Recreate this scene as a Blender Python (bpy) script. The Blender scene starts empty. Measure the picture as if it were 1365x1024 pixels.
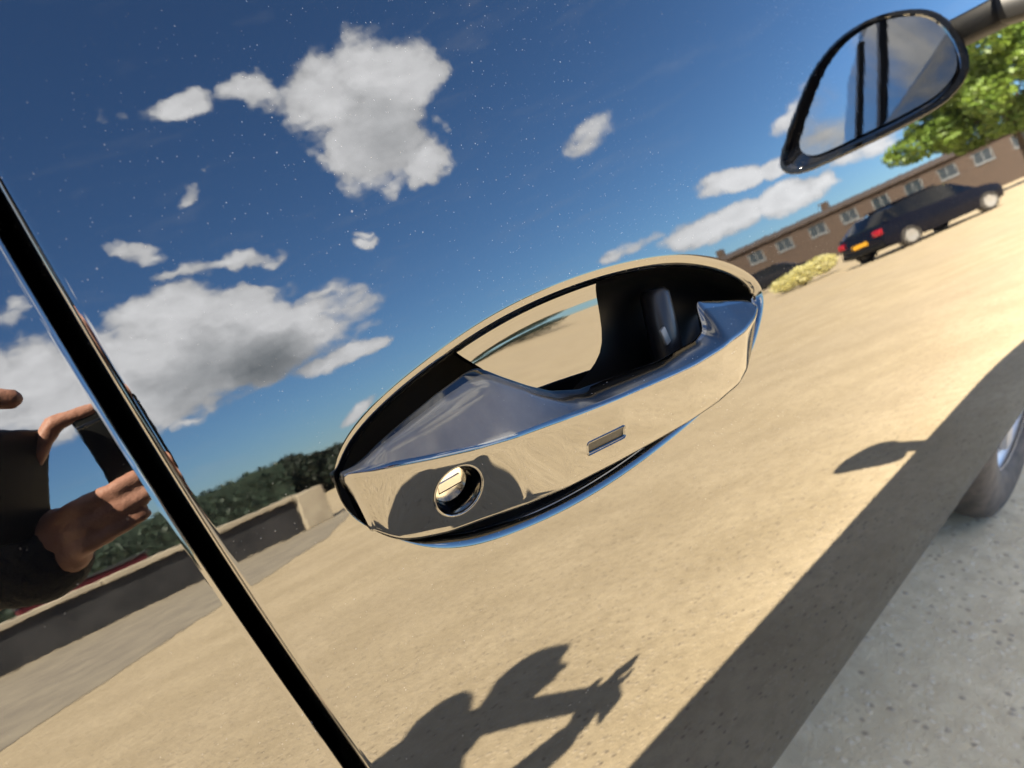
import bpy, bmesh, math, random
import numpy as np
from mathutils import Vector, Matrix
random.seed(7); rng = np.random.default_rng(7)
C = bpy.data.collections.new("scene"); bpy.context.scene.collection.children.link(C)
SC = bpy.context.scene
R = math.radians

# ------------------------------------------------------------------ camera
CAMZ = 0.95
CR = Vector((0.69526005, -0.71303158, -0.09055074))     # image right
CU = Vector((0.29466604, 0.1678531, 0.94074293))        # image up
CF = Vector((0.65558019, 0.6807432, -0.32680775))       # view direction
cam = bpy.data.cameras.new("camera"); co = bpy.data.objects.new("camera", cam); C.objects.link(co)
m = Matrix.Identity(4)
for i in range(3):
    m[i][0] = CR[i]; m[i][1] = CU[i]; m[i][2] = -CF[i]
m[2][3] = CAMZ
co.matrix_world = m
cam.sensor_width = 36; cam.sensor_fit = 'HORIZONTAL'; cam.lens = 36*950/1365
cam.clip_start = 0.005; cam.clip_end = 2000
cam.dof.use_dof = True; cam.dof.focus_distance = 0.30; cam.dof.aperture_fstop = 15
SC.camera = co

# ------------------------------------------------------------------ sun, sky, exposure
SUNV = Vector((0.90, -0.42, -1.0)).normalized()          # the way the light travels
sun = bpy.data.lights.new("sun", 'SUN'); so = bpy.data.objects.new("sun", sun); C.objects.link(so)
sun.energy = 4.7; sun.angle = R(0.53); sun.color = (1.0, 0.89, 0.71)
so.rotation_euler = SUNV.to_track_quat('-Z', 'Y').to_euler(); so.location = (-9, 4, 12)
SC.view_settings.view_transform = 'Standard'; SC.view_settings.look = 'None'
SC.view_settings.gamma = 1.0; SC.view_settings.exposure = 3.3

CL = [(19.87,15.13,0.1459,-0.0146,-0.0022,-0.2791,1,'w'),(24.68,14.2,0.1603,-0.0375,-0.0581,-0.3029,1,'w'),
 (27.42,12.01,0.2481,-0.0377,-0.039,-0.3426,1,'w'),(14.89,13.23,0.1863,-0.0109,0.0092,-0.2266,1,'w'),
 (9.0,14.34,0.2846,0.0052,0.0455,-0.2418,1,'w'),(5.57,14.51,0.2737,0.0057,0.0576,-0.2701,1,'w'),
 (28.56,8.66,0.2311,-0.0084,0.0076,-0.9549,0.8,'w'),(18.15,10.53,0.2154,0.0031,0.0402,-0.3632,0.9,'w'),
 (30.35,14.59,0.4179,-0.1041,-0.3224,-1.5396,0.6,'w'),(38.57,25.05,0.1751,-0.0943,-0.0871,-0.2213,1,'w'),
 (42.0,21.31,0.2614,-0.0824,-0.091,-0.3791,1,'w'),(38.09,29.01,0.185,-0.1076,-0.0845,-0.2328,1,'w'),
 (43.16,28.3,0.1602,-0.0967,-0.0811,-0.2,1,'w'),(25.66,31.37,0.2797,-0.1469,-0.1197,-0.4666,1,'w'),
 (32.54,30.87,0.2209,-0.1255,-0.1751,-0.5677,0.8,'w'),(24.65,26.1,0.7823,0.0611,0.2319,-1.0193,0.6,'w'),
 (34.94,17.44,0.495,-0.1797,-0.3388,-1.077,0.8,'w'),(35.31,18.52,0.6579,-0.2439,-0.591,-1.9003,0.5,'w'),
 (21.56,19.34,0.264,-0.0426,-0.0434,-0.9466,0.75,'w'),(25.95,19.37,0.3517,-0.0312,0.0329,-1.4033,0.65,'w'),
 (19.31,21.97,0.4212,-0.1032,-0.0968,-0.8713,0.5,'w'),(17.09,8.33,0.8249,-0.0449,-0.0075,-1.3545,0.6,'w'),
 (63.44,8.77,0.2536,-0.0285,-0.1078,-0.8147,1,'w'),(66.96,8.37,0.4483,-0.0199,-0.0311,-0.8429,1,'w'),
 (60.71,5.81,0.1955,-0.0116,-0.0446,-0.7135,1,'w'),(66.27,5.41,0.3355,-0.0078,-0.0048,-0.6551,0.9,'w'),
 (70.98,6.54,0.363,-0.0157,-0.0242,-0.7908,0.8,'w'),(55.7,6.97,0.3909,-0.0231,-0.0974,-1.7035,0.7,'w'),
 (29.07,3.49,0.338,0.0588,0.3097,-1.2237,0.8,'w'),(54.55,16.91,0.3323,0.0667,0.1089,-0.4598,0.3,'w'),
 (69.06,11.71,0.5081,-0.0773,-0.1704,-0.9572,0.6,'w'),(9.98,19.85,0.4428,0.0069,0.2154,-0.9534,0.5,'w'),
 (22.0,12.6,0.075,-0.012,-0.010,-0.215,.9,'w'),(12.0,13.6,0.12,-0.008,0.02,-0.24,.9,'w'),
 (23.91,10.74,0.1505,-0.0146,-0.0155,-0.3138,1,'g'),(19.42,10.99,0.2122,-0.0067,0.0163,-0.338,0.7,'g'),
 (39.97,25.14,0.211,-0.1153,-0.1038,-0.2577,0.45,'g')]

class NT:
    """small helper that writes node trees"""
    def __init__(s, tree): s.t = tree; s.n = tree.nodes; s.l = tree.links
    def node(s, kind, **kw):
        n = s.n.new(kind)
        for k, v in kw.items(): setattr(n, k, v)
        return n
    def put(s, sock, v):
        if hasattr(v, 'is_output') or isinstance(v, bpy.types.NodeSocket): s.l.new(v, sock)
        else: sock.default_value = v
    def math(s, op, a, b=0.0, c=0.0, clamp=False):
        n = s.node('ShaderNodeMath', operation=op, use_clamp=clamp)
        s.put(n.inputs[0], a); s.put(n.inputs[1], b); s.put(n.inputs[2], c); return n.outputs[0]
    def mix(s, f, a, b):
        n = s.node('ShaderNodeMix', data_type='RGBA'); s.put(n.inputs[0], f)
        for i, v in ((6, a), (7, b)): s.put(n.inputs[i], (*v, 1) if isinstance(v, tuple) and len(v) == 3 else v)
        return n.outputs[2]
    def noise(s, vec, scale, detail=4, rough=0.55, dist=0.0):
        n = s.node('ShaderNodeTexNoise'); n.inputs['Scale'].default_value = scale
        n.inputs['Detail'].default_value = detail; n.inputs['Roughness'].default_value = rough
        n.inputs['Distortion'].default_value = dist
        s.l.new(vec, n.inputs['Vector']); return n
    def remap(s, v, a, b, c=0.0, d=1.0, smooth=False):
        n = s.node('ShaderNodeMapRange', interpolation_type='SMOOTHSTEP' if smooth else 'LINEAR')
        s.put(n.inputs[0], v)
        for i, x in enumerate((a, b, c, d)): n.inputs[i+1].default_value = x
        return n.outputs[0]

w = bpy.data.worlds.new("World"); SC.world = w; w.use_nodes = True
g = NT(w.node_tree); g.n.clear()
out = g.node('ShaderNodeOutputWorld'); bg = g.node('ShaderNodeBackground')
sky = g.node('ShaderNodeTexSky', sky_type='NISHITA', sun_disc=False)
sky.sun_elevation = math.asin(-SUNV.z); sky.sun_rotation = math.atan2(-SUNV.x, -SUNV.y)
sky.air_density = 1.0; sky.dust_density = 0.1; sky.ozone_density = 3.5; sky.altitude = 200
SKYS = 0.078
bg.inputs['Strength'].default_value = SKYS
tc = g.node('ShaderNodeTexCoord'); sp = g.node('ShaderNodeSeparateXYZ'); g.l.new(tc.outputs['Generated'], sp.inputs[0])
wz = g.noise(tc.outputs['Generated'], 9, 4, .55); wsp = g.node('ShaderNodeSeparateColor'); g.l.new(wz.outputs['Color'], wsp.inputs[0])
az = g.math('MULTIPLY', g.math('ARCTAN2', sp.outputs[0], g.math('MULTIPLY', sp.outputs[1], -1.0)), 180/math.pi)
el = g.math('MULTIPLY', g.math('ARCSINE', sp.outputs[2]), 180/math.pi)
azc = g.math('MULTIPLY_ADD', g.math('SUBTRACT', wsp.outputs[0], .5), 11.0, az)
elc = g.math('MULTIPLY_ADD', g.math('SUBTRACT', wsp.outputs[1], .5), g.remap(el, 3, 20, 1.5, 9.0), el)
mp = g.node('ShaderNodeMapping'); mp.inputs['Scale'].default_value = (1, 1, 2.2); g.l.new(tc.outputs['Generated'], mp.inputs[0])
wn = g.noise(tc.outputs['Generated'], 7, 3, .5)
wv_ = g.node('ShaderNodeVectorMath', operation='MULTIPLY_ADD'); g.l.new(wn.outputs['Color'], wv_.inputs[0]); wv_.inputs[1].default_value = (.07,.07,.07); g.l.new(mp.outputs[0], wv_.inputs[2])
n1 = g.noise(wv_.outputs[0], 12, 9, 0.60, 0.1); n2 = g.noise(mp.outputs[0], 3.2, 6, 0.6, 0.6); n3 = g.noise(wv_.outputs[0], 20, 6, 0.6)
dens = None; grey = None
for (a0, e0, c11, c12, c21, c22, wt, kind) in CL:
    da = g.math('SUBTRACT', azc, a0); de = g.math('SUBTRACT', elc, e0)
    q1 = g.math('MULTIPLY_ADD', da, c11, g.math('MULTIPLY', de, c12))
    q2 = g.math('MULTIPLY_ADD', da, c21, g.math('MULTIPLY', de, c22))
    r2 = g.math('MULTIPLY_ADD', q1, q1, g.math('MULTIPLY', q2, q2))
    v = g.math('MULTIPLY', g.math('SUBTRACT', 1.0, r2, clamp=True), wt)
    if kind == 'w': dens = v if dens is None else g.math('MAXIMUM', dens, v)
    else: grey = v if grey is None else g.math('MAXIMUM', grey, v)
nz = g.math('MULTIPLY', g.math('SUBTRACT', n1.outputs[0], 0.5), 2.0)
d1 = g.math('ADD', g.math('MULTIPLY', dens, 1.4), g.math('MULTIPLY', nz, g.remap(dens, 0.0, 0.14, 0.0, 1.3)))
# cloud added outside the view, warmer and denser to neutralise light in the shade
away = g.math('MAXIMUM', g.remap(az, 84, 110, 0, 1, True), g.math('MAXIMUM', g.remap(az, -25, -55, 0, 1, True), g.remap(el, 37, 50, 0, 1, True)))
d2 = g.math('MULTIPLY', g.remap(n2.outputs[0], 0.39, 0.62, 0, 0.78), away)
d = g.math('MAXIMUM', d1, d2)
mw = g.node('ShaderNodeMapping'); mw.inputs['Scale'].default_value = (1, 1, 3.2); mw.inputs['Rotation'].default_value = (.25, .1, 0); g.l.new(wv_.outputs[0], mw.inputs[0])
n4 = g.noise(mw.outputs[0], 5.5, 7, .62, .5)
wisp = g.math('MULTIPLY', g.remap(n4.outputs[0], .54, .80, 0, .17), g.remap(n2.outputs[0], .38, .6, .25, 1))
alpha = g.math('MAXIMUM', g.remap(d, 0.02, 0.72, 0.0, 0.96, True), wisp)
bright = g.math('ADD', g.math('MULTIPLY', g.math('SUBTRACT', n3.outputs[0], .5), 0.7), g.remap(d, .1, 1.0, .62, 1.08))
gr = g.math('MULTIPLY', grey, g.math('MULTIPLY_ADD', nz, 0.5, .95), clamp=True)
ccol = g.mix(gr, (6.2, 6.2, 6.25), (1.6, 1.72, 1.8))
ccol = g.mix(away, ccol, (4.9, 4.7, 4.4))
vm = g.node('ShaderNodeVectorMath', operation='SCALE'); g.l.new(ccol, vm.inputs[0]); g.put(vm.inputs['Scale'], bright)
hz = g.math('MULTIPLY', g.remap(el, 7, 0, 0, 0.14, True), g.remap(el, -3, 0, 0.4, 1))
tint = g.node('ShaderNodeVectorMath', operation='MULTIPLY'); g.l.new(sky.outputs[0], tint.inputs[0]); tint.inputs[1].default_value = (.39, .54, .68)
skc = g.mix(hz, tint.outputs[0], (1.7, 2.1, 2.6))
g.l.new(g.mix(alpha, skc, vm.outputs[0]), bg.inputs['Color']); g.l.new(bg.outputs[0], out.inputs[0])
w.cycles.sampling_method = 'MANUAL'; w.cycles.sample_map_resolution = 512

# ------------------------------------------------------------------ materials
def mat(name, col=(.5,.5,.5), rough=.5, metal=0.0, ior=1.5, spec=None, fn=None, coat=0.0):
    mt = bpy.data.materials.new(name); mt.use_nodes = True
    k = NT(mt.node_tree); b = k.n['Principled BSDF']
    b.inputs['Base Color'].default_value = (*col, 1); b.inputs['Roughness'].default_value = rough
    b.inputs['Metallic'].default_value = metal; b.inputs['IOR'].default_value = ior
    if coat: b.inputs['Coat Weight'].default_value = coat; b.inputs['Coat Roughness'].default_value = .02
    if fn: fn(k, b)
    return mt
def texco(k): return k.node('ShaderNodeTexCoord').outputs['Object']
def varied(c1, c2, scale, rough=.7, bump=0.0, bscale=None, detail=5):
    def fn(k, b):
        t = texco(k); n = k.noise(t, scale, detail)
        k.l.new(k.mix(k.remap(n.outputs[0], .35, .65), c1, c2), b.inputs['Base Color'])
        b.inputs['Roughness'].default_value = rough
        if bump:
            n2 = k.noise(t, bscale or scale*4, 4); bp = k.node('ShaderNodeBump'); bp.inputs['Strength'].default_value = bump
            bp.inputs['Distance'].default_value = .01; k.l.new(n2.outputs[0], bp.inputs['Height']); k.l.new(bp.outputs[0], b.inputs['Normal'])
    return fn
def dusty(amount, scale=420, size=.16, film=.0, fade=False):
    """road dust: tiny pale grains lying on the lacquer, thicker in some places; film adds dust and painted cloud sheen"""
    def fn(k, b):
        t = texco(k)
        out = None
        for sc, sz, keep in ((scale, size*1.1, .84), (scale*.36, size*.5, .92), (scale*1.9, size*1.5, .66)):
            v = k.node('ShaderNodeTexVoronoi', feature='F1'); v.inputs['Scale'].default_value = sc
            k.l.new(t, v.inputs['Vector'])
            spx = k.node('ShaderNodeSeparateColor'); k.l.new(v.outputs['Color'], spx.inputs[0])
            on = k.math('GREATER_THAN', spx.outputs[0], keep)
            rad = k.math('MULTIPLY', spx.outputs[1], sz)
            s = k.math('MULTIPLY', k.math('MULTIPLY', k.math('SUBTRACT', 1.0, k.math('DIVIDE', v.outputs['Distance'], k.math('ADD', rad, .01)), clamp=True), 2.2, clamp=True), on)
            s = k.math('MULTIPLY', s, k.remap(spx.outputs[2], 0, 1, .15, 1))
            out = s if out is None else k.math('MAXIMUM', out, s)
        low = k.noise(t, 7, 3)
        f = k.math('MULTIPLY', out, k.math('MULTIPLY', k.remap(low.outputs[0], .40, .62, .1, 1), amount), clamp=True)
        if film:
            fl = k.noise(t, 60, 6, .7); 
            fm = k.math('MULTIPLY', k.remap(fl.outputs[0], .35, .75, .75, 1.1), film)
            if fade:
                sx = k.node('ShaderNodeSeparateXYZ'); k.l.new(t, sx.inputs[0]); fm = k.math('MULTIPLY', fm, k.remap(sx.outputs[0], .165, .235, 1, .05, True))
            f = k.math('MAXIMUM', f, fm)
        df = k.node('ShaderNodeBsdfDiffuse'); df.inputs[0].default_value = (.64, .58, .50, 1) if film else (.62, .60, .58, 1)
        mx = k.node('ShaderNodeMixShader'); k.put(mx.inputs[0], f); k.l.new(b.outputs[0], mx.inputs[1]); k.l.new(df.outputs[0], mx.inputs[2])
        k.l.new(mx.outputs[0], k.n['Material Output'].inputs[0])
    return fn
PAINT_IOR = 1.5
def lacquer(extra, lo=.094, hi=.42, rough=.012, wave=0):
    def fn(k, b):
        fr = k.node('ShaderNodeFresnel'); fr.inputs['IOR'].default_value = 1.5
        gl = k.node('ShaderNodeBsdfGlossy'); gl.inputs['Roughness'].default_value = rough; gl.inputs['Color'].default_value = (1,1,1,1)
        df = k.node('ShaderNodeBsdfDiffuse'); df.inputs[0].default_value = (.0012,.0012,.0014,1)
        mx = k.node('ShaderNodeMixShader'); k.put(mx.inputs[0], k.math('MULTIPLY_ADD', fr.outputs[0], hi, lo)); k.l.new(df.outputs[0], mx.inputs[1]); k.l.new(gl.outputs[0], mx.inputs[2])
        if wave:
            wn = k.noise(texco(k), 75, 3, .5); bp = k.node('ShaderNodeBump'); bp.inputs['Strength'].default_value = 1; bp.inputs['Distance'].default_value = wave
            k.l.new(wn.outputs[0], bp.inputs['Height']); k.l.new(bp.outputs[0], gl.inputs['Normal'])
        class O: outputs = mx.outputs
        if extra: extra(k, O)
        else: k.l.new(mx.outputs[0], k.n['Material Output'].inputs[0])
        k.n.remove(k.n['Principled BSDF'])
    return fn
M = {}
M['paint'] = mat('black_lacquer', fn=lacquer(dusty(.48), wave=.000014))
M['handle'] = mat('black_gloss_handle', fn=lacquer(dusty(.5, 300, .13), rough=.02))
M['handle_top'] = mat('dusty_cloud_sheen_top', fn=lacquer(dusty(.6, 300, .13, film=.13, fade=True), lo=.035, hi=.4, rough=.09))  # dust film whose grey also paints in the reflected cloud
M['cup'] = mat('black_gloss_cup', fn=lacquer(None, rough=.03))
M['hollow'] = mat('dark_hollow', (.0022,.0022,.0024), .30, ior=1.25)
M['pit'] = mat('recess_shade_black', (.0012,.0012,.0013), .7, ior=1.3)
M['satin'] = mat('satin_black_plastic', (.006,.006,.007), .35, ior=1.4)
M['trim'] = mat('black_trim', (.004,.004,.004), .5, ior=1.35)
M['glass'] = mat('dark_tinted_glass', (.002,.0025,.003), .01, ior=1.7)
M['mirror'] = mat('mirror_glass', (.78,.80,.82), .01, metal=1)
M['steel'] = mat('satin_steel', (.62,.58,.50), .22, metal=1, fn=None)
M['grey_glint'] = mat('grey_glint', (.10,.10,.10), .45)
M['chrome'] = mat('chrome', (.8,.8,.8), .05, metal=1)
M['rubber'] = mat('tyre_rubber', (.03,.028,.026), .8, fn=varied((.022,.021,.02), (.06,.052,.045), 30, .8))
M['alloy'] = mat('alloy', (.50,.49,.47), .45, metal=.5)
def ground_fn(k, b):
    t = texco(k)
    a = k.noise(t, 160, 5, .65); c = k.noise(t, 22, 5, .6); d = k.noise(t, 2.2, 5, .6); e = k.noise(t, .25, 4)
    v = k.node('ShaderNodeTexVoronoi'); v.inputs['Scale'].default_value = 75; k.l.new(t, v.inputs['Vector'])
    sx = k.node('ShaderNodeSeparateColor'); k.l.new(v.outputs['Color'], sx.inputs[0])
    col = k.mix(k.remap(d.outputs[0], .38, .62), (.44,.357,.228), (.54,.445,.295))
    col = k.mix(k.math('MULTIPLY', k.remap(c.outputs[0], .40, .64), .50), col, (.345,.275,.175))
    col = k.mix(k.math('MULTIPLY', k.remap(e.outputs[0], .4, .65), .35), col, (.40,.33,.235))
    st = k.math('MULTIPLY', k.remap(v.outputs['Distance'], .55, .15, 0, 1), k.remap(sx.outputs[0], .35, 1, 0, .55))
    col = k.mix(st, col, (.52,.44,.34))
    dk = k.math('MULTIPLY', k.remap(v.outputs['Distance'], .55, .2, 0, 1), k.math('GREATER_THAN', sx.outputs[1], .9))
    col = k.mix(k.math('MULTIPLY', dk, .6), col, (.13,.10,.075))
    col = k.mix(k.remap(a.outputs[0], .58, .72, 0, .45), col, (.20,.17,.125))
    wv = k.node('ShaderNodeTexVoronoi', feature='DISTANCE_TO_EDGE'); wv.inputs['Scale'].default_value = .10
    mpx = k.node('ShaderNodeVectorMath', operation='ADD'); k.l.new(t, mpx.inputs[0])
    ns = k.noise(t, 1.3, 4); k.l.new(ns.outputs['Color'], mpx.inputs[1]); k.l.new(mpx.outputs[0], wv.inputs['Vector'])
    col = k.mix(k.remap(wv.outputs[0], 0.0003, .0010, .10, 0), col, (.09,.075,.06))
    k.l.new(col, b.inputs['Base Color']); b.inputs['Roughness'].default_value = .92; b.inputs['IOR'].default_value = 1.3
    h = k.math('ADD', k.math('MULTIPLY', a.outputs[0], .35), k.math('ADD', k.math('MULTIPLY', c.outputs[0], .8), k.math('MULTIPLY', st, .6)))
    bp = k.node('ShaderNodeBump'); bp.inputs['Strength'].default_value = .55; bp.inputs['Distance'].default_value = .012
    k.l.new(h, bp.inputs['Height']); k.l.new(bp.outputs[0], b.inputs['Normal'])
M['ground'] = mat('worn_concrete', fn=ground_fn)
M['tarmac'] = mat('grey_tarmac', fn=varied((.23,.20,.155), (.31,.27,.20), 3, .9, .3, 90))
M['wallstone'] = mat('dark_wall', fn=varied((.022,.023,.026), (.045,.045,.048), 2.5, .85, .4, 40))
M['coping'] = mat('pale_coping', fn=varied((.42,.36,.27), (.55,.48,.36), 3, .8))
M['hedge'] = mat('hedge_leaves', fn=varied((.022,.044,.030), (.034,.060,.040), 1.5, .6))
M['conifer'] = mat('conifer_leaves', fn=varied((.010,.020,.013), (.022,.036,.020), 1.2, .6))
M['leaf'] = mat('sunlit_leaves', fn=varied((.07,.13,.015), (.16,.24,.03), .9, .5))
M['yellowleaf'] = mat('yellow_flowers', fn=varied((.55,.50,.16), (.75,.72,.40), 4, .6))
M['bark'] = mat('bark', fn=varied((.05,.035,.022), (.10,.07,.045), 6, .9))
M['maroon'] = mat('maroon_paint', (.10,.008,.014), .35)
def brick_fn(k, b):
    t = texco(k); br = k.node('ShaderNodeTexBrick'); br.inputs['Scale'].default_value = 3
    br.inputs['Color1'].default_value = (.050,.034,.026,1); br.inputs['Color2'].default_value = (.070,.046,.034,1); br.inputs['Mortar'].default_value = (.10,.08,.065,1)
    mpn = k.node('ShaderNodeMapping'); mpn.inputs['Rotation'].default_value = (R(90),0,0); k.l.new(t, mpn.inputs[0]); k.l.new(mpn.outputs[0], br.inputs['Vector'])
    k.l.new(br.outputs[0], b.inputs['Base Color']); b.inputs['Roughness'].default_value = .9
M['brick'] = mat('brown_brick', fn=brick_fn)
M['rooftile'] = mat('roof_tiles', fn=varied((.05,.038,.032), (.075,.058,.05), 5, .85))
M['white'] = mat('grey_white_paint', (.17,.18,.19), .5)
M['pane'] = mat('window_pane', (.03,.04,.05), .05, ior=1.6)
M['navy'] = mat('navy_paint', (.004,.005,.012), .25, ior=1.3)
M['grey_paint'] = mat('dark_grey_paint', (.012,.012,.014), .25, ior=1.3)
M['plate'] = mat('yellow_plate', (.75,.38,.02), .5)
M['red'] = mat('red_lens', (.35,.01,.02), .2)
M['skin'] = mat('skin', (.52,.27,.19), .5, fn=varied((.46,.22,.15), (.58,.32,.24), 35, .5, .15, 220))
M['jacket'] = mat('dark_jacket', fn=varied((.008,.010,.010), (.018,.021,.020), 18, .8, .5, 120))
M['trousers'] = mat('dark_trousers', fn=varied((.012,.013,.018), (.022,.023,.03), 25, .85))
M['hair'] = mat('brown_hair', fn=varied((.02,.013,.008), (.05,.032,.02), 60, .6))
M['shoe'] = mat('black_shoe', (.01,.01,.01), .4)
M['phone'] = mat('black_phone', (.006,.007,.007), .5, ior=1.25)
M['lens'] = mat('lens_glass', (.01,.01,.015), .02, ior=1.8)
M['flash'] = mat('flash_lens', (.85,.85,.80), .2)
M['eye'] = mat('eye_white', (.7,.68,.65), .2)
M['lip'] = mat('lips', (.36,.13,.11), .5)

# ------------------------------------------------------------------ mesh helpers
def link(name, me, mt=None, parent=None, smooth=True):
    o = bpy.data.objects.new(name, me); C.objects.link(o)
    if mt is not None and not me.materials: me.materials.append(mt)
    if parent is not None: o.parent = parent
    if smooth and len(me.polygons): me.polygons.foreach_set('use_smooth', [True]*len(me.polygons))
    return o
def obj(name, vs, fs, mt=None, parent=None, smooth=True, angle=None):
    me = bpy.data.meshes.new(name); me.from_pydata([tuple(map(float, v)) for v in vs], [], fs); me.update()
    bm = bmesh.new(); bm.from_mesh(me)
    if all(len(e.link_faces) == 2 for e in bm.edges): bmesh.ops.recalc_face_normals(bm, faces=bm.faces); bm.to_mesh(me)
    bm.free()
    o = link(name, me, mt, parent, smooth)
    if angle is not None: me.set_sharp_from_angle(angle=R(angle))
    return o
def bmobj(name, bm, mt=None, parent=None, smooth=False, angle=None):
    me = bpy.data.meshes.new(name); bm.to_mesh(me); bm.free()
    o = link(name, me, mt, parent, smooth or angle is not None)
    if angle is not None: me.set_sharp_from_angle(angle=R(angle))
    return o
def empty(name, label, cat, loc=(0,0,0), group=None):
    o = bpy.data.objects.new(name, None); C.objects.link(o); o.location = loc; o.empty_display_size = .1
    tag(o, label, cat, group); return o
def tag(o, label=None, cat=None, group=None, kind=None):
    if label: o['label'] = label
    if cat: o['category'] = cat
    if group: o['group'] = group
    if kind: o['kind'] = kind
    return o
def box(bm, c, size, rot=None, bev=0.0):
    r = bmesh.ops.create_cube(bm, size=1.0); vs = r['verts']
    for v in vs: v.co = Vector((v.co.x*size[0], v.co.y*size[1], v.co.z*size[2]))
    if bev:
        es = list({e for v in vs for e in v.link_edges})
        q = bmesh.ops.bevel(bm, geom=es, offset=bev, segments=2, profile=.5, affect='EDGES'); vs = list({v for f in q['faces'] for v in f.verts} | {v for v in vs if v.is_valid})
    mt = Matrix.Translation(Vector(c)) @ (rot.to_4x4() if rot else Matrix.Identity(4))
    bmesh.ops.transform(bm, matrix=mt, verts=vs)
    return vs
def lathe(prof, seg=48, axis=None):
    """profile [(r, z)] spun round z"""
    vs, fs = [], []
    n = len(prof)
    for i in range(seg):
        a = 2*math.pi*i/seg
        for r, z in prof: vs.append((r*math.cos(a), r*math.sin(a), z))
    for i in range(seg):
        j = (i+1) % seg
        for k in range(n-1): fs.append((i*n+k, j*n+k, j*n+k+1, i*n+k+1))
    return vs, fs

# ------------------------------------------------------------------ the side of the car: section (tilt against height)
PRF = np.array([(.2,-28),(.3,-20),(.40,-14),(.5,-8.5),(.6,-1.5),(.70,4.5),(.78,10),(.842,12.9),(.90,13.9),(1.2,18.5)])
_h = np.linspace(.2, 1.2, 4001); _t = np.interp(_h, PRF[:,0], PRF[:,1])
_k = np.ones(161)/161; _t = np.convolve(np.pad(_t, 80, mode='edge'), _k, 'valid')
_y = np.cumsum(np.tan(np.radians(_t)))*(_h[1]-_h[0])
H0 = .8419; Y0 = .20309
_y = _y - np.interp(H0, _h, _y) + Y0
_a = np.concatenate([[0], np.cumsum(np.hypot(np.diff(_y), np.diff(_h)))]); _a -= np.interp(H0, _h, _a)
def taper(x): return .11*max(0, x-1.7)**2/1.0 + .06*max(0, -.7-x)**2
def S(s, v, n=0.0):
    y = np.interp(v, _a, _y); h = np.interp(v, _a, _h); t = math.radians(np.interp(v, _a, _t))
    return Vector((s, y - n*math.cos(t) + taper(s), h + n*math.sin(t)))
def Nrm(v):
    t = math.radians(np.interp(v, _a, _t)); return Vector((0, -math.cos(t), math.sin(t)))
def v_of_h(h): return float(np.interp(h, _h, _a))
VB = v_of_h(.42); VT = v_of_h(1.10)

car = empty('black_car', 'glossy black car seen close at its front door handle and shut line', 'car', (0.6, 1.08, 0))
def P(name, vs, fs, mt, parent=car, **kw):
    o = obj(name, vs, fs, mt, None, **kw); o.parent = parent; o.matrix_parent_inverse = Matrix.Translation(-Vector(parent.location)) if parent is car else Matrix.Identity(4)
    return o
def setcar(o):
    o.parent = car; o.matrix_parent_inverse = Matrix.Translation(-Vector(car.location)); return o
def sub(o, parent):
    """a sub-part whose mesh is in world coordinates"""
    o.parent = parent; o.matrix_parent_inverse = Matrix.Identity(4); return o

def shut_x(v):
    if v < -.06: return .062+.0132+.0011+.262*(-.06-v)
    return .062 - .22*v + .3*v*v
GAP = .0050; RE = .0024
FL = [0, 18, 36, 54, 72, 90]
def edge_ext(r, depth):
    """offsets outward along the sheet and inward, from the sheet's edge round the fold"""
    L = [(r*math.sin(R(a)), -r*(1-math.cos(R(a)))) for a in FL[1:]]
    L.append((r, -depth)); return L
def panel(name, xl, xr, v0, v1, cols, rows, rb=.006, rt=.006, hole=None, el=True, er=True, depth=.024):
    """sheet between two side edges; returns vertices, faces and an index grid of its flat part"""
    ex = edge_ext(RE, depth); eb = edge_ext(rb, .03)
    J = [(v0, -o, n) for o, n in reversed(eb)] + [(v, 0, 0) for v in rows] + [(v1, o, n) for o, n in eb]
    I = ([('l', -o, n) for o, n in reversed(ex)] if el else []) + [(c, 0, 0) for c in cols] + ([('r', o, n) for o, n in ex] if er else [])
    vs, idx = [], {}
    for j, (v, dv, nv) in enumerate(J):
        for i, (c, dx, nx) in enumerate(I):
            a, b = xl(v)+RE, xr(v)-RE
            x = a if c == 'l' else b if c == 'r' else c(a, b, v)
            idx[i, j] = len(vs); vs.append(S(x+dx, v+dv, nx+nv))
    fs = []
    for j in range(len(J)-1):
        for i in range(len(I)-1):
            if hole and hole(I[i][0], I[i+1][0], J[j], J[j+1], i, j): continue
            fs.append((idx[i,j], idx[i+1,j], idx[i+1,j+1], idx[i,j+1]))
    return vs, fs, idx, I, J
def lin(f): return lambda a, b, v=0: a+(b-a)*f
def fixed(x): return lambda a, b, v=0: x

# ---- outline of the hand recess, (s, v) in mm along the door
OUT = [(104.4,3.0),(109.0,10.6),(119.0,17.4),(138.0,26.0),(159.2,31.9),(180.8,37.7),(208.4,42.3),(238.6,44.9),(272.1,45.7),(302.9,44.5),(336.8,41.3),(373.2,32.6),(400.1,22.1),(419.5,10.3),(427.8,0.8),(422.8,-6.4),(409.4,-20.2),(386.4,-37.9),(343.0,-47.6),(287.3,-53.9),(235.7,-56.0),(193.9,-53.4),(163.6,-48.3),(151.0,-45.3),(143.0,-42.5),(136.5,-39.5),(131.5,-35.0),(129.0,-30.0),(125.5,-26.2),(120.0,-23.0),(113.0,-18.2),(108.0,-11.4),(105.2,-4.5)]
def closed_spline(pts, n):
    p = np.array(pts, float); q = []
    L = len(p)
    for i in range(L):
        a, b, c, d = p[i-1], p[i], p[(i+1) % L], p[(i+2) % L]
        for t in np.linspace(0, 1, 40, endpoint=False):
            q.append(.5*((2*b)+(-a+c)*t+(2*a-5*b+4*c-d)*t*t+(-a+3*b-3*c+d)*t**3))
    q = np.array(q)
    for _ in range(60): q = .25*np.roll(q,1,0)+.5*q+.25*np.roll(q,-1,0)
    return q
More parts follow.
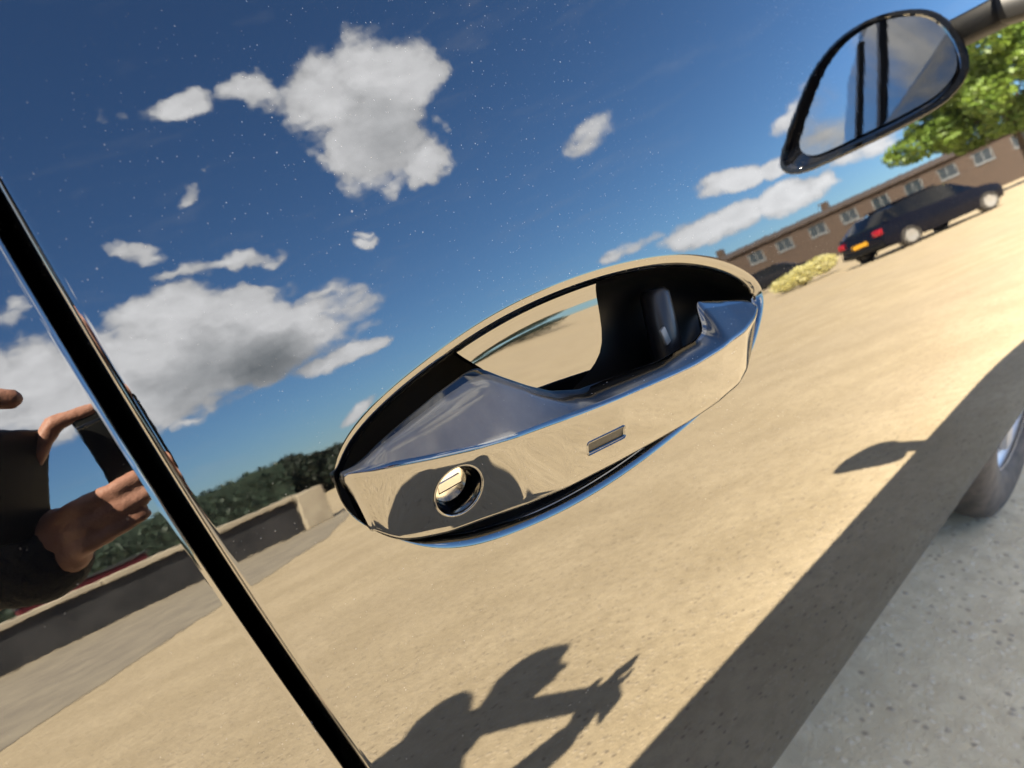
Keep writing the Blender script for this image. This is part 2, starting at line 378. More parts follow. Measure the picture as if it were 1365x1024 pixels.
OC = closed_spline(OUT, 0)/1000
GX0, GX1, GV0, GV1, GS = .095, .450, -.075, .075, .005
NI = round((GX1-GX0)/GS); NJ = round((GV1-GV0)/GS)
# columns and rows of the front door
DXR = 1.36; AREF = .0745
def blend(f):
    def c(a, b, v=0.0):
        x = f(a, b); t = min(1, max(0, (GV0-v)/.045)); t = t*t*(3-2*t)
        return x*(1-t)+(a+(f(AREF, b)-AREF)/(b-AREF)*(b-a))*t
    return c
cols = [blend(lambda a, b, f=f: a+(GX0-a)*f) for f in (0,.02,.06,.14,.26,.40,.55,.70,.85)]
cols += [blend(fixed(GX0+GS*i)) for i in range(NI+1)]
cols += [blend(lambda a, b, f=f: GX1+(b-GX1)*f) for f in np.linspace(0, 1, 71)[1:]]
rows = list(np.linspace(VB, GV0, 30)[:-1]) + [GV0+GS*j for j in range(NJ+1)] + list(np.linspace(GV1, VT, 17)[1:])
ILEFT = len(FL); IP0 = ILEFT+9; JP0 = ILEFT+29
def hole(a, b, c, d, i, j): return IP0 <= i < IP0+NI and JP0 <= j < JP0+NJ
vs, fs, idx, I, J = panel('front_door', lambda v: shut_x(v)+GAP/2, lambda v: DXR, VB, VT, cols, rows, hole=hole)
# boundary loop of the patch, counter-clockwise seen from outside (s right, v up)
loop = [(IP0+i, JP0) for i in range(NI)] + [(IP0+NI, JP0+j) for j in range(NJ)] + [(IP0+NI-i, JP0+NJ) for i in range(NI)] + [(IP0, JP0+NJ-j) for j in range(NJ)]
NL = len(loop)
# outline resampled: corner anchors by direction, equal arc between
oc = OC[::-1] if np.sum(OC[:,0]*np.roll(OC[:,1],-1)-np.roll(OC[:,0],-1)*OC[:,1]) < 0 else OC
cen = np.array([(GX0+GX1)/2-.0, (GV0+GV1)/2])
def nearest(dx, dv):
    q = (oc-np.array([.262, -.004]))/np.array([.16, .05]); a = np.arctan2(q[:,1], q[:,0]); ta = math.atan2(dv, dx)
    return int(np.argmin(np.abs(np.angle(np.exp(1j*(a-ta))))))
anch = [nearest(-1.0,-.7), nearest(1.0,-.7), nearest(1.0,.7), nearest(-1.0,.7)]
def arcpts(i0, i1, n):
    L = len(oc); k = (i1-i0) % L; q = oc[[(i0+t) % L for t in range(k+1)]]
    d = np.concatenate([[0], np.cumsum(np.linalg.norm(np.diff(q, axis=0), axis=1))])
    t = np.linspace(0, d[-1], n+1)[:-1]
    return np.stack([np.interp(t, d, q[:,0]), np.interp(t, d, q[:,1])], 1)
OL = np.concatenate([arcpts(anch[0], anch[1], NI), arcpts(anch[1], anch[2], NJ), arcpts(anch[2], anch[3], NI), arcpts(anch[3], anch[0], NJ)])
# even out spacing a little
for _ in range(30): OL = .25*np.roll(OL,1,0)+.5*OL+.25*np.roll(OL,-1,0)
tg = np.roll(OL,-1,0)-np.roll(OL,1,0); tg /= np.linalg.norm(tg, axis=1)[:,None]
TI = np.stack([-tg[:,1], tg[:,0]], 1)                     # inward (ccw loop: left of the tangent)
bpts = np.array([(GX0+GS*(i-IP0), GV0+GS*(j-JP0)) for i, j in loop])
RF = .0062
fl_ = np.clip((OL[:,1]+.002)/.009, 0, 1)+np.clip((OL[:,0]-.132)/.010, 0, 1)
RFU = .0011+(RF-.0011)*np.clip(fl_, 0, 1)
for _ in range(6): RFU = .25*np.roll(RFU,1)+.5*RFU+.25*np.roll(RFU,-1)
FA = [8, 18, 30, 42, 54, 66, 78]
prev = [idx[p] for p in loop]
def addring(pts, ns):
    base = len(vs)
    for (s, v), n in zip(pts, ns): vs.append(S(s, v, n))
    return list(range(base, base+len(pts)))
def joinr(a, b, F):
    L = len(a)
    for k in range(L): F.append((a[k], a[(k+1) % L], b[(k+1) % L], b[k]))
NR = 14
for r in range(1, NR+1):
    f = 1-(1-r/NR)**1.6
    cur = addring(bpts*(1-f)+OL*f, [0]*NL); joinr(prev, cur, fs); prev = cur
for a in FA:
    cur = addring(OL+TI*RFU[:,None]*math.sin(R(a)), list(-RFU*(1-math.cos(R(a))))); joinr(prev, cur, fs); prev = cur
front_door = P('front_door', vs, fs, M['paint'])

# ---- the cup behind the handle
rim = OL+TI*RFU[:,None]*math.sin(R(FA[-1])); d0 = RFU*(1-math.cos(R(FA[-1])))
mid = np.stack([np.clip(OL[:,0], .165, .375), np.full(NL, .000)], 1); mid[:,1] = np.interp(mid[:,0], [.165,.375], [-.006,-.008])
is_pit = (OL[:,0] < .20)  # left side coloured black to stand for the shade of a deeper gap
vs, fs, ms = [], [], []
ring = None
Q = [0, .02, .05, .09, .14, .2, .28, .37, .47, .58, .69, .8, .9, 1.0]
for q in Q:
    pts = rim*(1-q)+mid*q
    dep = d0+(.036-d0)*(1-(1-q)**3.0)**(1/3)
    cur = addring(pts, list(-dep))
    if ring:
        for k in range(NL):
            fs.append((ring[k], ring[(k+1) % NL], cur[(k+1) % NL], cur[k])); ms.append(1 if (is_pit[k] or is_pit[(k+1) % NL]) else 0)
    ring = cur
cup = P('recess_cup', vs, fs, M['hollow']); cup.data.materials.append(M['pit']); cup.data.polygons.foreach_set('material_index', ms)
# glossy finger plate let into the cup: curved top, nearly flat below
up = oc[oc[:,1] > -.002]; up = up[np.argsort(up[:,0])]
def vtop(s): return np.interp(s, up[:,0], up[:,1])*1000-6.3
def sl(v): return np.interp(v, [-20,12,20.1,29.5,40], [212,197,189,178,168])
def sr(v): return np.interp(v, [-20,-12,-8,-5,-2,1,5,10,16,23,40], [205,222,236,246.5,255,261.5,266.8,270,271.6,272.3,273])
vs, fs = [], []; NT_, NF = 60, 48; PD = 7.5
for i in range(NT_+1):
    for j in range(-1, NF+1):
        f = max(0, j)/NF; f = f**1.3; s_ = 225.0
        for _ in range(12):
            v = vtop(s_/1000)*(1-f)+(-14)*f; s_ = sl(v)+(sr(v)-sl(v))*i/NT_
        e = vtop(s_/1000)-v; a = 10.0
        n = -5.0-(PD-5.0)*math.sqrt(max(0, 1-(1-min(1, e/a))**2)) + math.tan(R(3.3))*(min(0, (a-e))+10)
        if j < 0: n -= 3
        if i in (0, NT_): n -= 3.0
        if i == 1: s_ -= (s_-sl(v))*.9
        if i == NT_-1: s_ += (sr(v)-s_)*.85
        vs.append(S(s_/1000, v/1000, n/1000))
W = NF+2
for i in range(NT_):
    for j in range(W-1): fs.append((i*W+j, i*W+j+1, (i+1)*W+j+1, (i+1)*W+j))
P('finger_plate', vs, fs, M['cup'], angle=50)

vs, fs = lathe([(.0,.030),(.006,.030),(.0085,.027),(.0092,.0),(.0092,-.03)], 32)
o_ = S(.338, -.006, -.020); n_ = Nrm(-.006); u_ = Vector((1,0,0)); w_ = n_.cross(u_)
PM = Matrix(((u_.x,-w_.x,0,o_.x),(u_.y,-w_.y,0,o_.y),(u_.z,-w_.z,0,o_.z),(0,0,0,1)))
ax_ = (S(.338,.01,-.02)-S(.338,-.01,-.02)).normalized(); q_ = ax_.to_track_quat('Z','Y').to_matrix().to_4x4()
P('pivot_post', [Matrix.Translation(o_) @ q_ @ Vector(v) for v in vs], fs, M['satin'], angle=50)
bm = bmesh.new(); box(bm, (0,0,0), (.005,.002,.010), None, .0006); bmesh.ops.transform(bm, matrix=Matrix.Translation(S(.329,-.002,-.0128)) @ q_ @ Matrix.Rotation(R(18), 4, 'Y'), verts=bm.verts); setcar(bmobj('pivot_glint', bm, M['grey_glint'], angle=40))  # grey block whose colour stands in for a pale reflection by the post

# ---- the handle (all in mm: s, v, n)
AA = [(104,6.0,3.0),(110.4,4.8,5.5),(124.0,2.1,10.5),(138.6,-0.6,14.5),(158.7,-4.1,17.5),(176.9,-6.3,18.8),(203.4,-8.3,18.5),(245.4,-11.3,17.5),(292.0,-14.3,15),(312.9,-15.3,14),(344.1,-15.0,12),(377.0,-13.4,9),(397.5,-9.8,6),(409.2,-5.1,3)]
CC = [(104,-16,-1),(110,-20.5,-.2),(115.5,-25.0,.8),(120.5,-28.0,1.2),(128.4,-30.4,2.2),(143.2,-33.2,4.8),(159.3,-34.6,7.6),(179.8,-37.0,11.0),(204.5,-39.3,12.5),(238.3,-41.2,12.5),(269.8,-42.8,11.5),(302.8,-44.3,10),(337.5,-44.4,8),(365.7,-42.8,5.5),(380.1,-38.5,4),(392.9,-29.0,2),(402,-18,1),(409,-8,0)]
BB = [(104,6.4,1.5),(111,5.4,2.2),(117.1,6.6,2.5),(125.4,10.3,3),(141.0,14.8,2),(157.7,19.1,1),(173.2,22.1,0),(181.0,22.4,-1),(185.0,20.6,-1),(191.0,15.7,1),(202.3,8.2,3),(214.2,1.8,4),(231.5,-3.0,4.5),(247.8,-3.9,4.5),(294.1,-7.2,3.5),(333.9,-6.8,1.5),(346,-4.5,-.5),(351.1,-.5,-2.5),(354,8,-6),(358,11.5,-7),(381.8,6.5,-6),(404,1.5,-3.5),(409,-1,-2)]
def curve(pts, s, w=5.0):
    p = np.array(pts, float); x = np.arange(100, 416, .25)
    o = []
    for c in (1, 2):
        y = np.interp(x, p[:,0], p[:,c]); k = int(w/.25)|1
        y = np.convolve(np.pad(y, k//2, mode='edge'), np.hanning(k+2)[1:-1]/np.hanning(k+2)[1:-1].sum(), 'valid'); o.append(np.interp(s, x, y))
    return np.array(o)
def rounded(poly, rad, seg=7, edges=(10,12,8,8)):
    """closed section through the corners poly [(v, n)], each corner rounded"""
    p = np.array(poly); L = len(p); o = []
    for i in range(L):
        a, b, c = p[i-1], p[i], p[(i+1) % L]
        la, lc = np.linalg.norm(a-b)+1e-9, np.linalg.norm(c-b)+1e-9
        r = min(rad[i], .42*la, .42*lc)
        s0 = b+(a-b)/la*r; s1 = b+(c-b)/lc*r
        for t in np.linspace(0, 1, seg): o.append((1-t)**2*s0+2*t*(1-t)*b+t*t*s1)
        r2 = min(rad[(i+1) % L], .42*lc, .42*np.linalg.norm(p[(i+2) % L]-c)+1e-9)
        e1 = c+(b-c)/lc*r2
        for t in np.linspace(0, 1, edges[i]+2)[1:-1]: o.append(s1*(1-t)+e1*t)
    return np.array(o)
s_list = np.concatenate([np.arange(110.6, 407.01, 1.3)])
secs = []
for s in s_list:
    A = curve(AA, s, 14); Cc = curve(CC, s, 10); B = curve(BB, s, 8)
    dn = np.interp(s, [107,120,135,185,200,215,300,335,360,409], [-5,-6,-8,-8,-3,1,0,-3,-9,-4])
    Dd = np.array([Cc[0]+np.interp(s,[107,200,300,409],[1,3,3,.5]), min(dn, Cc[1]-.5)])
    k_ = np.interp(s, [107,125,195,225], [.5,.74,.74,.5]); g_ = .46
    Ee = np.array([A[0]+(B[0]-A[0])*k_, A[1]+(B[1]-A[1])*g_])
    Ee[0] = max(Ee[0], A[0]+(B[0]-A[0])*g_+np.interp(s, [107,125,400,409], [.1,.8,.8,.1]))
    sec = rounded([A, Cc, Dd, B, Ee], [1.7, 2.0, 2.5, 1.6, 9.0], edges=(10,10,6,8,8))
    # the front bulges very slightly
    secs.append((sec, .28*max(0, (150-s)/42)**1.5*np.maximum(0, A[0]-sec[:,0])))
sh0 = secs[0][1]; shears = [q[1] for q in secs]; secs = [q[0] for q in secs]
K = len(secs[0]); pts3 = []
def emit(sec, s, sh=0): pts3.append([(s+d_, v, n) for (v, n), d_ in zip(sec, np.zeros(len(sec))+sh)])
c0 = secs[0].mean(0); re = 1.6
for a in (80, 60, 40, 20):
    emit(c0+(secs[0]-c0)*(1-.10*(1-math.cos(R(a)))), s_list[0]-re*math.sin(R(a)), sh0)
pts3[0] = [(s, c0[0]+(v-c0[0])*.86, c0[1]+(n-c0[1])*.86) for s, v, n in pts3[0]]
for sec, s, sh in zip(secs, s_list, shears): emit(sec, s, sh)
c1 = secs[-1].mean(0)
for a in (30, 60): emit(c1+(secs[-1]-c1)*math.cos(R(a)), s_list[-1]+1.0*math.sin(R(a)))
vs, fs = [], []
for row in pts3:
    for s, v, n in row: vs.append(S(s/1000, v/1000, n/1000))
for i in range(len(pts3)-1):
    for k in range(K):
        fs.append((i*K+k, i*K+(k+1) % K, (i+1)*K+(k+1) % K, (i+1)*K+k))
fs.append(tuple(range(K))[::-1]); b = (len(pts3)-1)*K; fs.append(tuple(range(b, b+K)))
me = bpy.data.meshes.new('door_handle'); me.from_pydata(vs, [], fs)
KA = 7*4+10+10+6+8-3
me.materials.append(M['handle']); me.materials.append(M['handle_top'])
for p in me.polygons:
    if len(p.vertices) == 4:
        k = p.vertices[0] % K
        if k >= KA: p.material_index = 1
bm = bmesh.new(); bm.from_mesh(me); bmesh.ops.recalc_face_normals(bm, faces=bm.faces); bm.to_mesh(me); bm.free()
handle = link('door_handle', me, M['handle'])
def front_n(s, v):
    A = curve(AA, s, 14); Cc = curve(CC, s, 10); f = (v-A[0])/(Cc[0]-A[0]); return A[1]+(Cc[1]-A[1])*f
def local_frame(s, v):
    """frame of the handle's front face at (s, v) in mm: origin, along, up, out"""
    o = S(s/1000, v/1000, front_n(s, v)/1000)
    a = (S((s+4)/1000, v/1000, front_n(s+4, v)/1000)-S((s-4)/1000, v/1000, front_n(s-4, v)/1000)).normalized()
    u = (S(s/1000, (v+3)/1000, front_n(s, v+3)/1000)-S(s/1000, (v-3)/1000, front_n(s, v-3)/1000)).normalized()
    n = a.cross(u).normalized(); u = n.cross(a)
    return Matrix(((a.x,u.x,n.x,o.x),(a.y,u.y,n.y,o.y),(a.z,u.z,n.z,o.z),(0,0,0,1)))
KS, KV = 149.0, -17.4
KF = local_frame(KS, KV)
SS, SV = 231.4, -27.3
SF = local_frame(SS, SV) @ Matrix.Rotation(R(-3), 4, 'Z')
def cutter(vs, fs, mx):
    me = bpy.data.meshes.new('cutter'); me.from_pydata(vs, [], fs)
    bm = bmesh.new(); bm.from_mesh(me); bmesh.ops.recalc_face_normals(bm, faces=bm.faces); bm.to_mesh(me); bm.free()
    o = bpy.data.objects.new('cutter', me); C.objects.link(o); o.matrix_world = mx; return o
def cyl(r, z0, z1, seg=64):
    vs = [(r*math.cos(2*math.pi*i/seg), r*math.sin(2*math.pi*i/seg), z) for z in (z0, z1) for i in range(seg)]
    fs = [(i, (i+1) % seg, seg+(i+1) % seg, seg+i) for i in range(seg)] + [tuple(range(seg))[::-1], tuple(range(seg, 2*seg))]
    return vs, fs
HOLE_R = .0100
def rrect(wd, ht, r, seg=6):
    o = []
    for cx, cy, a0 in ((wd/2-r, ht/2-r, 0), (-wd/2+r, ht/2-r, 90), (-wd/2+r, -ht/2+r, 180), (wd/2-r, -ht/2+r, 270)):
        for t in np.linspace(0, 90, seg): o.append((cx+r*math.cos(R(a0+t)), cy+r*math.sin(R(a0+t))))
    return o
def prism(outline, z0, z1):
    n = len(outline); vs = [(x, y, z) for z in (z0, z1) for x, y in outline]
    return vs, [(i, (i+1) % n, n+(i+1) % n, n+i) for i in range(n)]+[tuple(range(n))[::-1], tuple(range(n, 2*n))]
cuts = [cutter(*cyl(HOLE_R, -.011, .01), KF), cutter(*prism(rrect(.0262, .0046, .0009), -.0016, .01), SF)]
bpy.context.view_layer.update()
for c in cuts:
    md = handle.modifiers.new('cut', 'BOOLEAN'); md.operation = 'DIFFERENCE'; md.object = c; md.solver = 'EXACT'
dg = bpy.context.evaluated_depsgraph_get(); nm = bpy.data.meshes.new_from_object(handle.evaluated_get(dg))
handle.modifiers.clear(); handle.data = nm; nm.name = 'door_handle'
if not nm.materials: nm.materials.append(M['handle'])
nm.polygons.foreach_set('use_smooth', [True]*len(nm.polygons)); nm.set_sharp_from_angle(angle=R(40))
for c in cuts: bpy.data.objects.remove(c)
handle.parent = car; handle.matrix_parent_inverse = Matrix.Translation(-Vector(car.location))
handle['label'] = 'glossy black pull handle with round key lock and small slot'
def hpart(name, vs, fs, mx, mt, angle=35, parent=handle):
    vs = [mx @ Vector(v) for v in vs]; o = obj(name, vs, fs, mt, None, angle=angle); return sub(o, parent)
# lock: chamfer ring, lining, cylinder face with its flap
ringp = [(HOLE_R+.0008, .00002), (HOLE_R+.0005, .00014), (HOLE_R+.0002, .00010), (HOLE_R-.0001, -.0002), (HOLE_R-.0003, -.0012), (HOLE_R-.0004, -.004)]
v_, f_ = lathe(ringp, 64); hpart('lock_bezel', v_, f_, KF, M['handle'], 60)
v_, f_ = lathe([(HOLE_R-.0005, -.0030), (HOLE_R-.0007, -.0105), (.0, -.0105)], 64); hpart('lock_well', v_, f_, KF, M['cup'], 50)
LC = KF @ Matrix.Translation((-.0008, .0006, 0))
v_, f_ = lathe([(.0079, -.0100), (.0079, -.0066), (.0076, -.0061), (.0071, -.0059), (.0, -.0059)], 64); lockc = hpart('lock_cylinder', v_, f_, LC, M['steel'], 40)
ff = [(-.0050,-.0018),(.0048,-.0018),(.0048,.0018),(-.0050,.0018)]
LR = LC @ Matrix.Rotation(R(8), 4, 'Z')
v_, f_ = prism(ff, -.0060, -.0053); hpart('key_flap', v_, f_, LR @ Matrix.Translation((0, .0006, 0)), M['steel'], 30)
v_, f_ = prism([(-.0052,-.0024),(.0052,-.0024),(.0052,-.0016),(-.0052,-.0016)], -.0060, -.00575); hpart('key_slot', v_, f_, LR @ Matrix.Translation((0, .0003, 0)), M['pit'], 30)
# touch pad slot: rim and dished pad
o1, o2, o3 = rrect(.0284, .0067, .0017), rrect(.0276, .0059, .0014), rrect(.0256, .0040, .0008)
vs = [(x, y, .00002) for x, y in o1]+[(x, y, .0004) for x, y in o2]+[(x, y, -.0005) for x, y in o3]; n = len(o1)
fs = [(k*n+i, k*n+(i+1) % n, (k+1)*n+(i+1) % n, (k+1)*n+i) for k in range(2) for i in range(n)]
hpart('slot_rim', vs, fs, SF, M['handle'], 50)
vs, fs = [], []
for i in range(25):
    for j in range(7):
        x = -.0131+.0262*i/24; y = -.0023+.0046*j/6; vs.append((x, y, -.0007-.25*(y+.0033))) if False else vs.append((x, y, -.0006+.12*y))
for i in range(24):
    for j in range(6): fs.append((i*7+j, (i+1)*7+j, (i+1)*7+j+1, i*7+j+1))
hpart('touch_pad', vs, fs, SF, M['trim'], 60)

# ------------------------------------------------------------------ the other panels
def rowsd(a, b, st): return list(np.linspace(a, b, max(2, round((b-a)/st)+1)))
rl = rowsd(VB, VT, .010)
vs, fs, *_ = panel('rear_door', lambda v: -.56, lambda v: shut_x(v)-GAP/2, VB, VT, [lin(f) for f in list(np.linspace(0, .97, 61))+[.98,.988,.994,.998,.9994,1.0]], rl)
P('rear_door', vs, fs, M['paint'])
def arch_panel(name, xa, xb, cx, rad, holec=.33):
    """wing with a wheel arch: columns from the arch (or the sill) up to the shoulder"""
    xs = sorted(set(list(np.linspace(xa, xb, 60))+[cx+rad*math.cos(t) for t in np.linspace(0, math.pi, 41) if xa < cx+rad*math.cos(t) < xb]))
    vs, fs = [], []; NV = 46; nx = len(xs)
    for x in xs:
        dx = abs(x-cx); hb = .42
        if dx < rad: hb = max(.42, holec+math.sqrt(rad*rad-dx*dx))
        vb = v_of_h(hb)
        vs.append(S(x, vb+.004, -.03)); vs.append(S(x, vb, -.004)); vs.append(S(x, vb+.0012, -.0012))
        for k in range(NV): vs.append(S(x, vb+.004+(VT-vb-.004)*k/(NV-1), 0))
        vs.append(S(x, VT+.004, -.004)); vs.append(S(x, VT+.006, -.02))
    W = NV+5
    for i in range(nx-1):
        for k in range(W-1): fs.append((i*W+k, (i+1)*W+k, (i+1)*W+k+1, i*W+k+1))
    return P(name, vs, fs, M['paint'])
arch_panel('front_wing', DXR+.004, 2.55, 1.86, .385)
arch_panel('rear_wing', -1.75, -.565, -.95, .385)

# ---- body shell under the panels: underbody, nose, bonnet, tail
def loft(secs):
    vs, fs = [], []; n = len(secs[0])
    for s in secs: vs += s
    for i in range(len(secs)-1):
        for k in range(n): fs.append((i*n+k, i*n+(k+1) % n, (i+1)*n+(k+1) % n, (i+1)*n+k))
    fs.append(tuple(range(n))); b = (len(secs)-1)*n; fs.append(tuple(range(b, b+n))[::-1])
    return vs, fs
secs = []
for x, wd, top, bot in ((-1.82,.55,.95,.45),(-1.78,.70,1.04,.34),(-1.6,.79,1.07,.26),(-1.0,.80,1.085,.25),(0,.80,1.085,.25),(1.15,.80,1.085,.25),(1.5,.79,1.06,.25),(2.0,.77,1.02,.27),(2.45,.70,.95,.32),(2.62,.60,.82,.38),(2.68,.45,.70,.44)):
    yc = 1.08; secs.append([(x, yc-wd+.03, bot), (x, yc-wd, bot+.08), (x, yc-wd, top-.10), (x, yc-wd+.05, top), (x, yc-wd+.3, top+.02), (x, yc+wd-.3, top+.02), (x, yc+wd-.05, top), (x, yc+wd, top-.10), (x, yc+wd, bot+.08), (x, yc+wd-.03, bot)])
vs, fs = loft(secs); P('body_shell', vs, fs, M['paint'], angle=40)
# bonnet reaching the wing's shoulder, and the cabin
secs = []
for x, ya, za, zt in ((1.20,.285,1.10,1.155),(1.6,.29,1.098,1.15),(2.1,.33,1.095,1.12),(2.5,.43,1.08,1.08)):
    secs.append([(x, ya, za-.015), (x, ya+.06, zt), (x, 1.08, zt+.03), (x, 2.16-ya-.06, zt), (x, 2.16-ya, za-.015), (x, 1.08, za-.04)])
vs, fs = loft(secs); P('bonnet', vs, fs, M['paint'], angle=30)
def quadbox(name, a, b, c, d, th, mt):
    """thick pane through four corners"""
    a, b, c, d = map(Vector, (a, b, c, d)); n = (b-a).cross(d-a).normalized()*th
    vs = [a, b, c, d, a+n, b+n, c+n, d+n]
    return P(name, vs, [(0,1,2,3),(7,6,5,4),(0,4,5,1),(1,5,6,2),(2,6,7,3),(3,7,4,0)], mt, smooth=False)
YB, YR = .296, .50; ZB, ZR = 1.095, 1.52
WX = [(-1.35,-1.05),(-.62,-.60),(-.55,-.53),(.005,-.01),(.075,.03),(1.20,.55)]   # (belt x, roof x)
for (b0, t0), (b1, t1) in ((WX[1], WX[0]), (WX[3], WX[2]), (WX[5], WX[4])):
    for sgn in (1, -1):
        y = lambda q: q if sgn == 1 else 2.16-q
        quadbox('side_window', (b1, y(YB), ZB), (b0, y(YB), ZB), (t0, y(YR), ZR), (t1, y(YR), ZR), .005*sgn, M['glass'])
for (b0, t0), (b1, t1) in ((WX[2], WX[1]), (WX[4], WX[3])):
    for sgn in (1, -1):
        y = lambda q: q if sgn == 1 else 2.16-q
        quadbox('door_pillar', (b1, y(YB-.004), ZB), (b0, y(YB-.004), ZB), (t0, y(YR-.004), ZR), (t1, y(YR-.004), ZR), .012*sgn, M['trim'])
for nm, b, t in (('windscreen', 1.22, .57), ('rear_window', -1.37, -1.07)):
    s = 1 if b > 0 else -1
    quadbox(nm, (b, YB+.02, ZB+.01), (b, 2.16-YB-.02, ZB+.01), (t, 2.16-YR-.02, ZR), (t, YR+.02, ZR), -.006*s, M['glass'])
secs = []
for x, dz, ins in ((-1.12,.0,.10),(-1.0,.03,.02),(-.4,.06,.0),(.2,.06,.0),(.5,.035,.015),(.62,.0,.09)):
    ya = YR-.012+ins; secs.append([(x, ya, ZR-.01), (x, ya+.012, ZR+.015+dz*.3), (x, ya+.14, ZR+.03+dz), (x, 1.08, ZR+.045+dz), (x, 2.16-ya-.14, ZR+.03+dz), (x, 2.16-ya-.012, ZR+.015+dz*.3), (x, 2.16-ya, ZR-.01)])
vs, fs = loft(secs); P('roof', vs, fs, M['paint'], angle=40)
quadbox('belt_moulding', (-.9,.284,1.098), (1.2,.284,1.098), (1.2,.300,1.103), (-.9,.300,1.103), .008, M['trim'])

# ---- wheels
def wheel(x, y, flip):
    Rw = .335
    prof = [(.215,-.085),(.225,-.10),(.27,-.108),(.305,-.104),(.327,-.092),(Rw,-.070),(Rw,-.03),(Rw-.006,-.026),(Rw-.006,-.018),(Rw,-.014),(Rw,.014),(Rw-.006,.018),(Rw-.006,.026),(Rw,.03),(Rw,.070),(.327,.092),(.305,.104),(.27,.108),(.225,.10),(.215,.085)]
    rot = Matrix.Translation((x, y, Rw)) @ Matrix.Rotation(R(90), 4, 'X') @ (Matrix.Rotation(R(180), 4, 'X') if flip else Matrix.Identity(4))
    v, f = lathe(prof, 72); ty = P('wheel', [rot @ Vector(p) for p in v], f, M['rubber'], angle=50)
    rp = [(.216,.088),(.226,.092),(.222,.080),(.205,.066),(.200,-.05),(.216,-.088)]
    v, f = lathe(rp, 72); rm = obj('rim', [rot @ Vector(p) for p in v], f, M['alloy'], angle=40); sub(rm, ty)
    for k in range(5):
        a = 2*math.pi*k/5; bm = bmesh.new()
        box(bm, (.125, 0, .068), (.165, .050, .024), None, .006)
        for q in bm.verts: q.co.y *= 1.25-(q.co.x-.05)*2.2
        bmesh.ops.transform(bm, matrix=rot @ Matrix.Rotation(a, 4, 'Z'), verts=bm.verts); sub(bmobj('spoke', bm, M['alloy'], angle=30), ty)
    v, f = lathe([(.0,.082),(.045,.080),(.06,.07),(.062,.03)], 40); hb = obj('hub_cap', [rot @ Vector(p) for p in v], f, M['alloy'], angle=40); sub(hb, ty)
    v, f = lathe([(.0,.02),(.155,.02),(.16,.01),(.16,.0)], 48); db = obj('brake_disc', [rot @ Vector(p) for p in v], f, M['steel'], angle=40); sub(db, ty)
for x in (1.86, -.95):
    wheel(x, .37, False); wheel(x, 2.16-.37, True)

# ---- wing mirror
MC = Vector((1.11, .075, 1.062))
def superell(a, b, n, p=2.6): return [(a*math.copysign(abs(math.cos(t))**(2/p), math.cos(t)), b*math.copysign(abs(math.sin(t))**(2/p), math.sin(t))) for t in np.linspace(0, 2*math.pi, n, endpoint=False)]
def mir_outline(sc_):
    # y across (negative = outboard), z up; the outboard end is deeper, the lower edge sweeps up inboard
    raw = [(-.116,-.050),(-.108,-.068),(-.085,-.076),(-.020,-.080),(.040,-.083),(.090,-.080),(.124,-.060),(.134,-.018),(.124,.026),(.090,.054),(.050,.066),(.010,.062),(-.030,.042),(-.070,.006),(-.100,-.026)]
    q = closed_spline(raw, 0)[::8]
    return [(1.07*y*sc_, 1.07*z*sc_) for y, z in q]
vs, fs = [], []; stations = ((0.0,.935),(0.0,.985),(.004,1.0),(.014,1.0),(.035,.985),(.06,.94),(.085,.85),(.105,.70),(.118,.5),(.124,.25))
n = len(mir_outline(1))
tilt = Matrix.Rotation(R(-14), 3, 'Z')
for dx, sc_ in stations:
    for y, z in mir_outline(sc_): vs.append(MC+tilt @ Vector((dx, y, z)))
for i in range(len(stations)-1):
    for k in range(n): fs.append((i*n+k, i*n+(k+1) % n, (i+1)*n+(k+1) % n, (i+1)*n+k))
fs.append(tuple(range((len(stations)-1)*n, len(stations)*n)))
# inner wall of the open face
b = len(vs)
for dx, sc_ in ((.012,.90),(.016,.60)):
    for y, z in mir_outline(sc_): vs.append(MC+tilt @ Vector((dx, y, z)))
for k in range(n): fs.append((k, (k+1) % n, b+(k+1) % n, b+k)); fs.append((b+k, b+(k+1) % n, b+n+(k+1) % n, b+n+k))
mir = P('wing_mirror', vs, fs, M['paint'], angle=50)
vs = [MC+tilt @ Vector((.005+.02*(y*y+z*z), y, z)) for q in (1.0, .8, .6, .4, .2) for y, z in [(a_*.82*q+.014, b_*.84*q+.001) for a_, b_ in mir_outline(1)]]; fs = []
for i in range(4):
    for k in range(n): fs.append((i*n+k, i*n+(k+1) % n, (i+1)*n+(k+1) % n, (i+1)*n+k))
fs.append(tuple(range(4*n, 5*n))); mg = obj('mirror_glass', vs, fs, M['mirror']); sub(mg, mir)
bm = bmesh.new(); box(bm, (1.195, .235, 1.050), (.075, .16, .035), Matrix.Rotation(R(-10), 3, 'X'), .012); sub(bmobj('mirror_arm', bm, M['trim'], angle=40), mir)

# ------------------------------------------------------------------ ground
bm = bmesh.new(); bmesh.ops.create_grid(bm, x_segments=8, y_segments=8, size=500)
tag(bmobj('ground', bm, M['ground']), kind='structure')
def flat(name, pts, z, mt):
    o = obj(name, [(x, y, z) for x, y in pts], [tuple(range(len(pts)))], mt, smooth=False); return tag(o, kind='structure')
flat('tarmac_strip', [(-40,-8.95),(4.6,-8.95),(3.0,-6.6),(1.2,-5.2),(-.2,-4.0),(-40,-4.2)], .004, M['tarmac'])

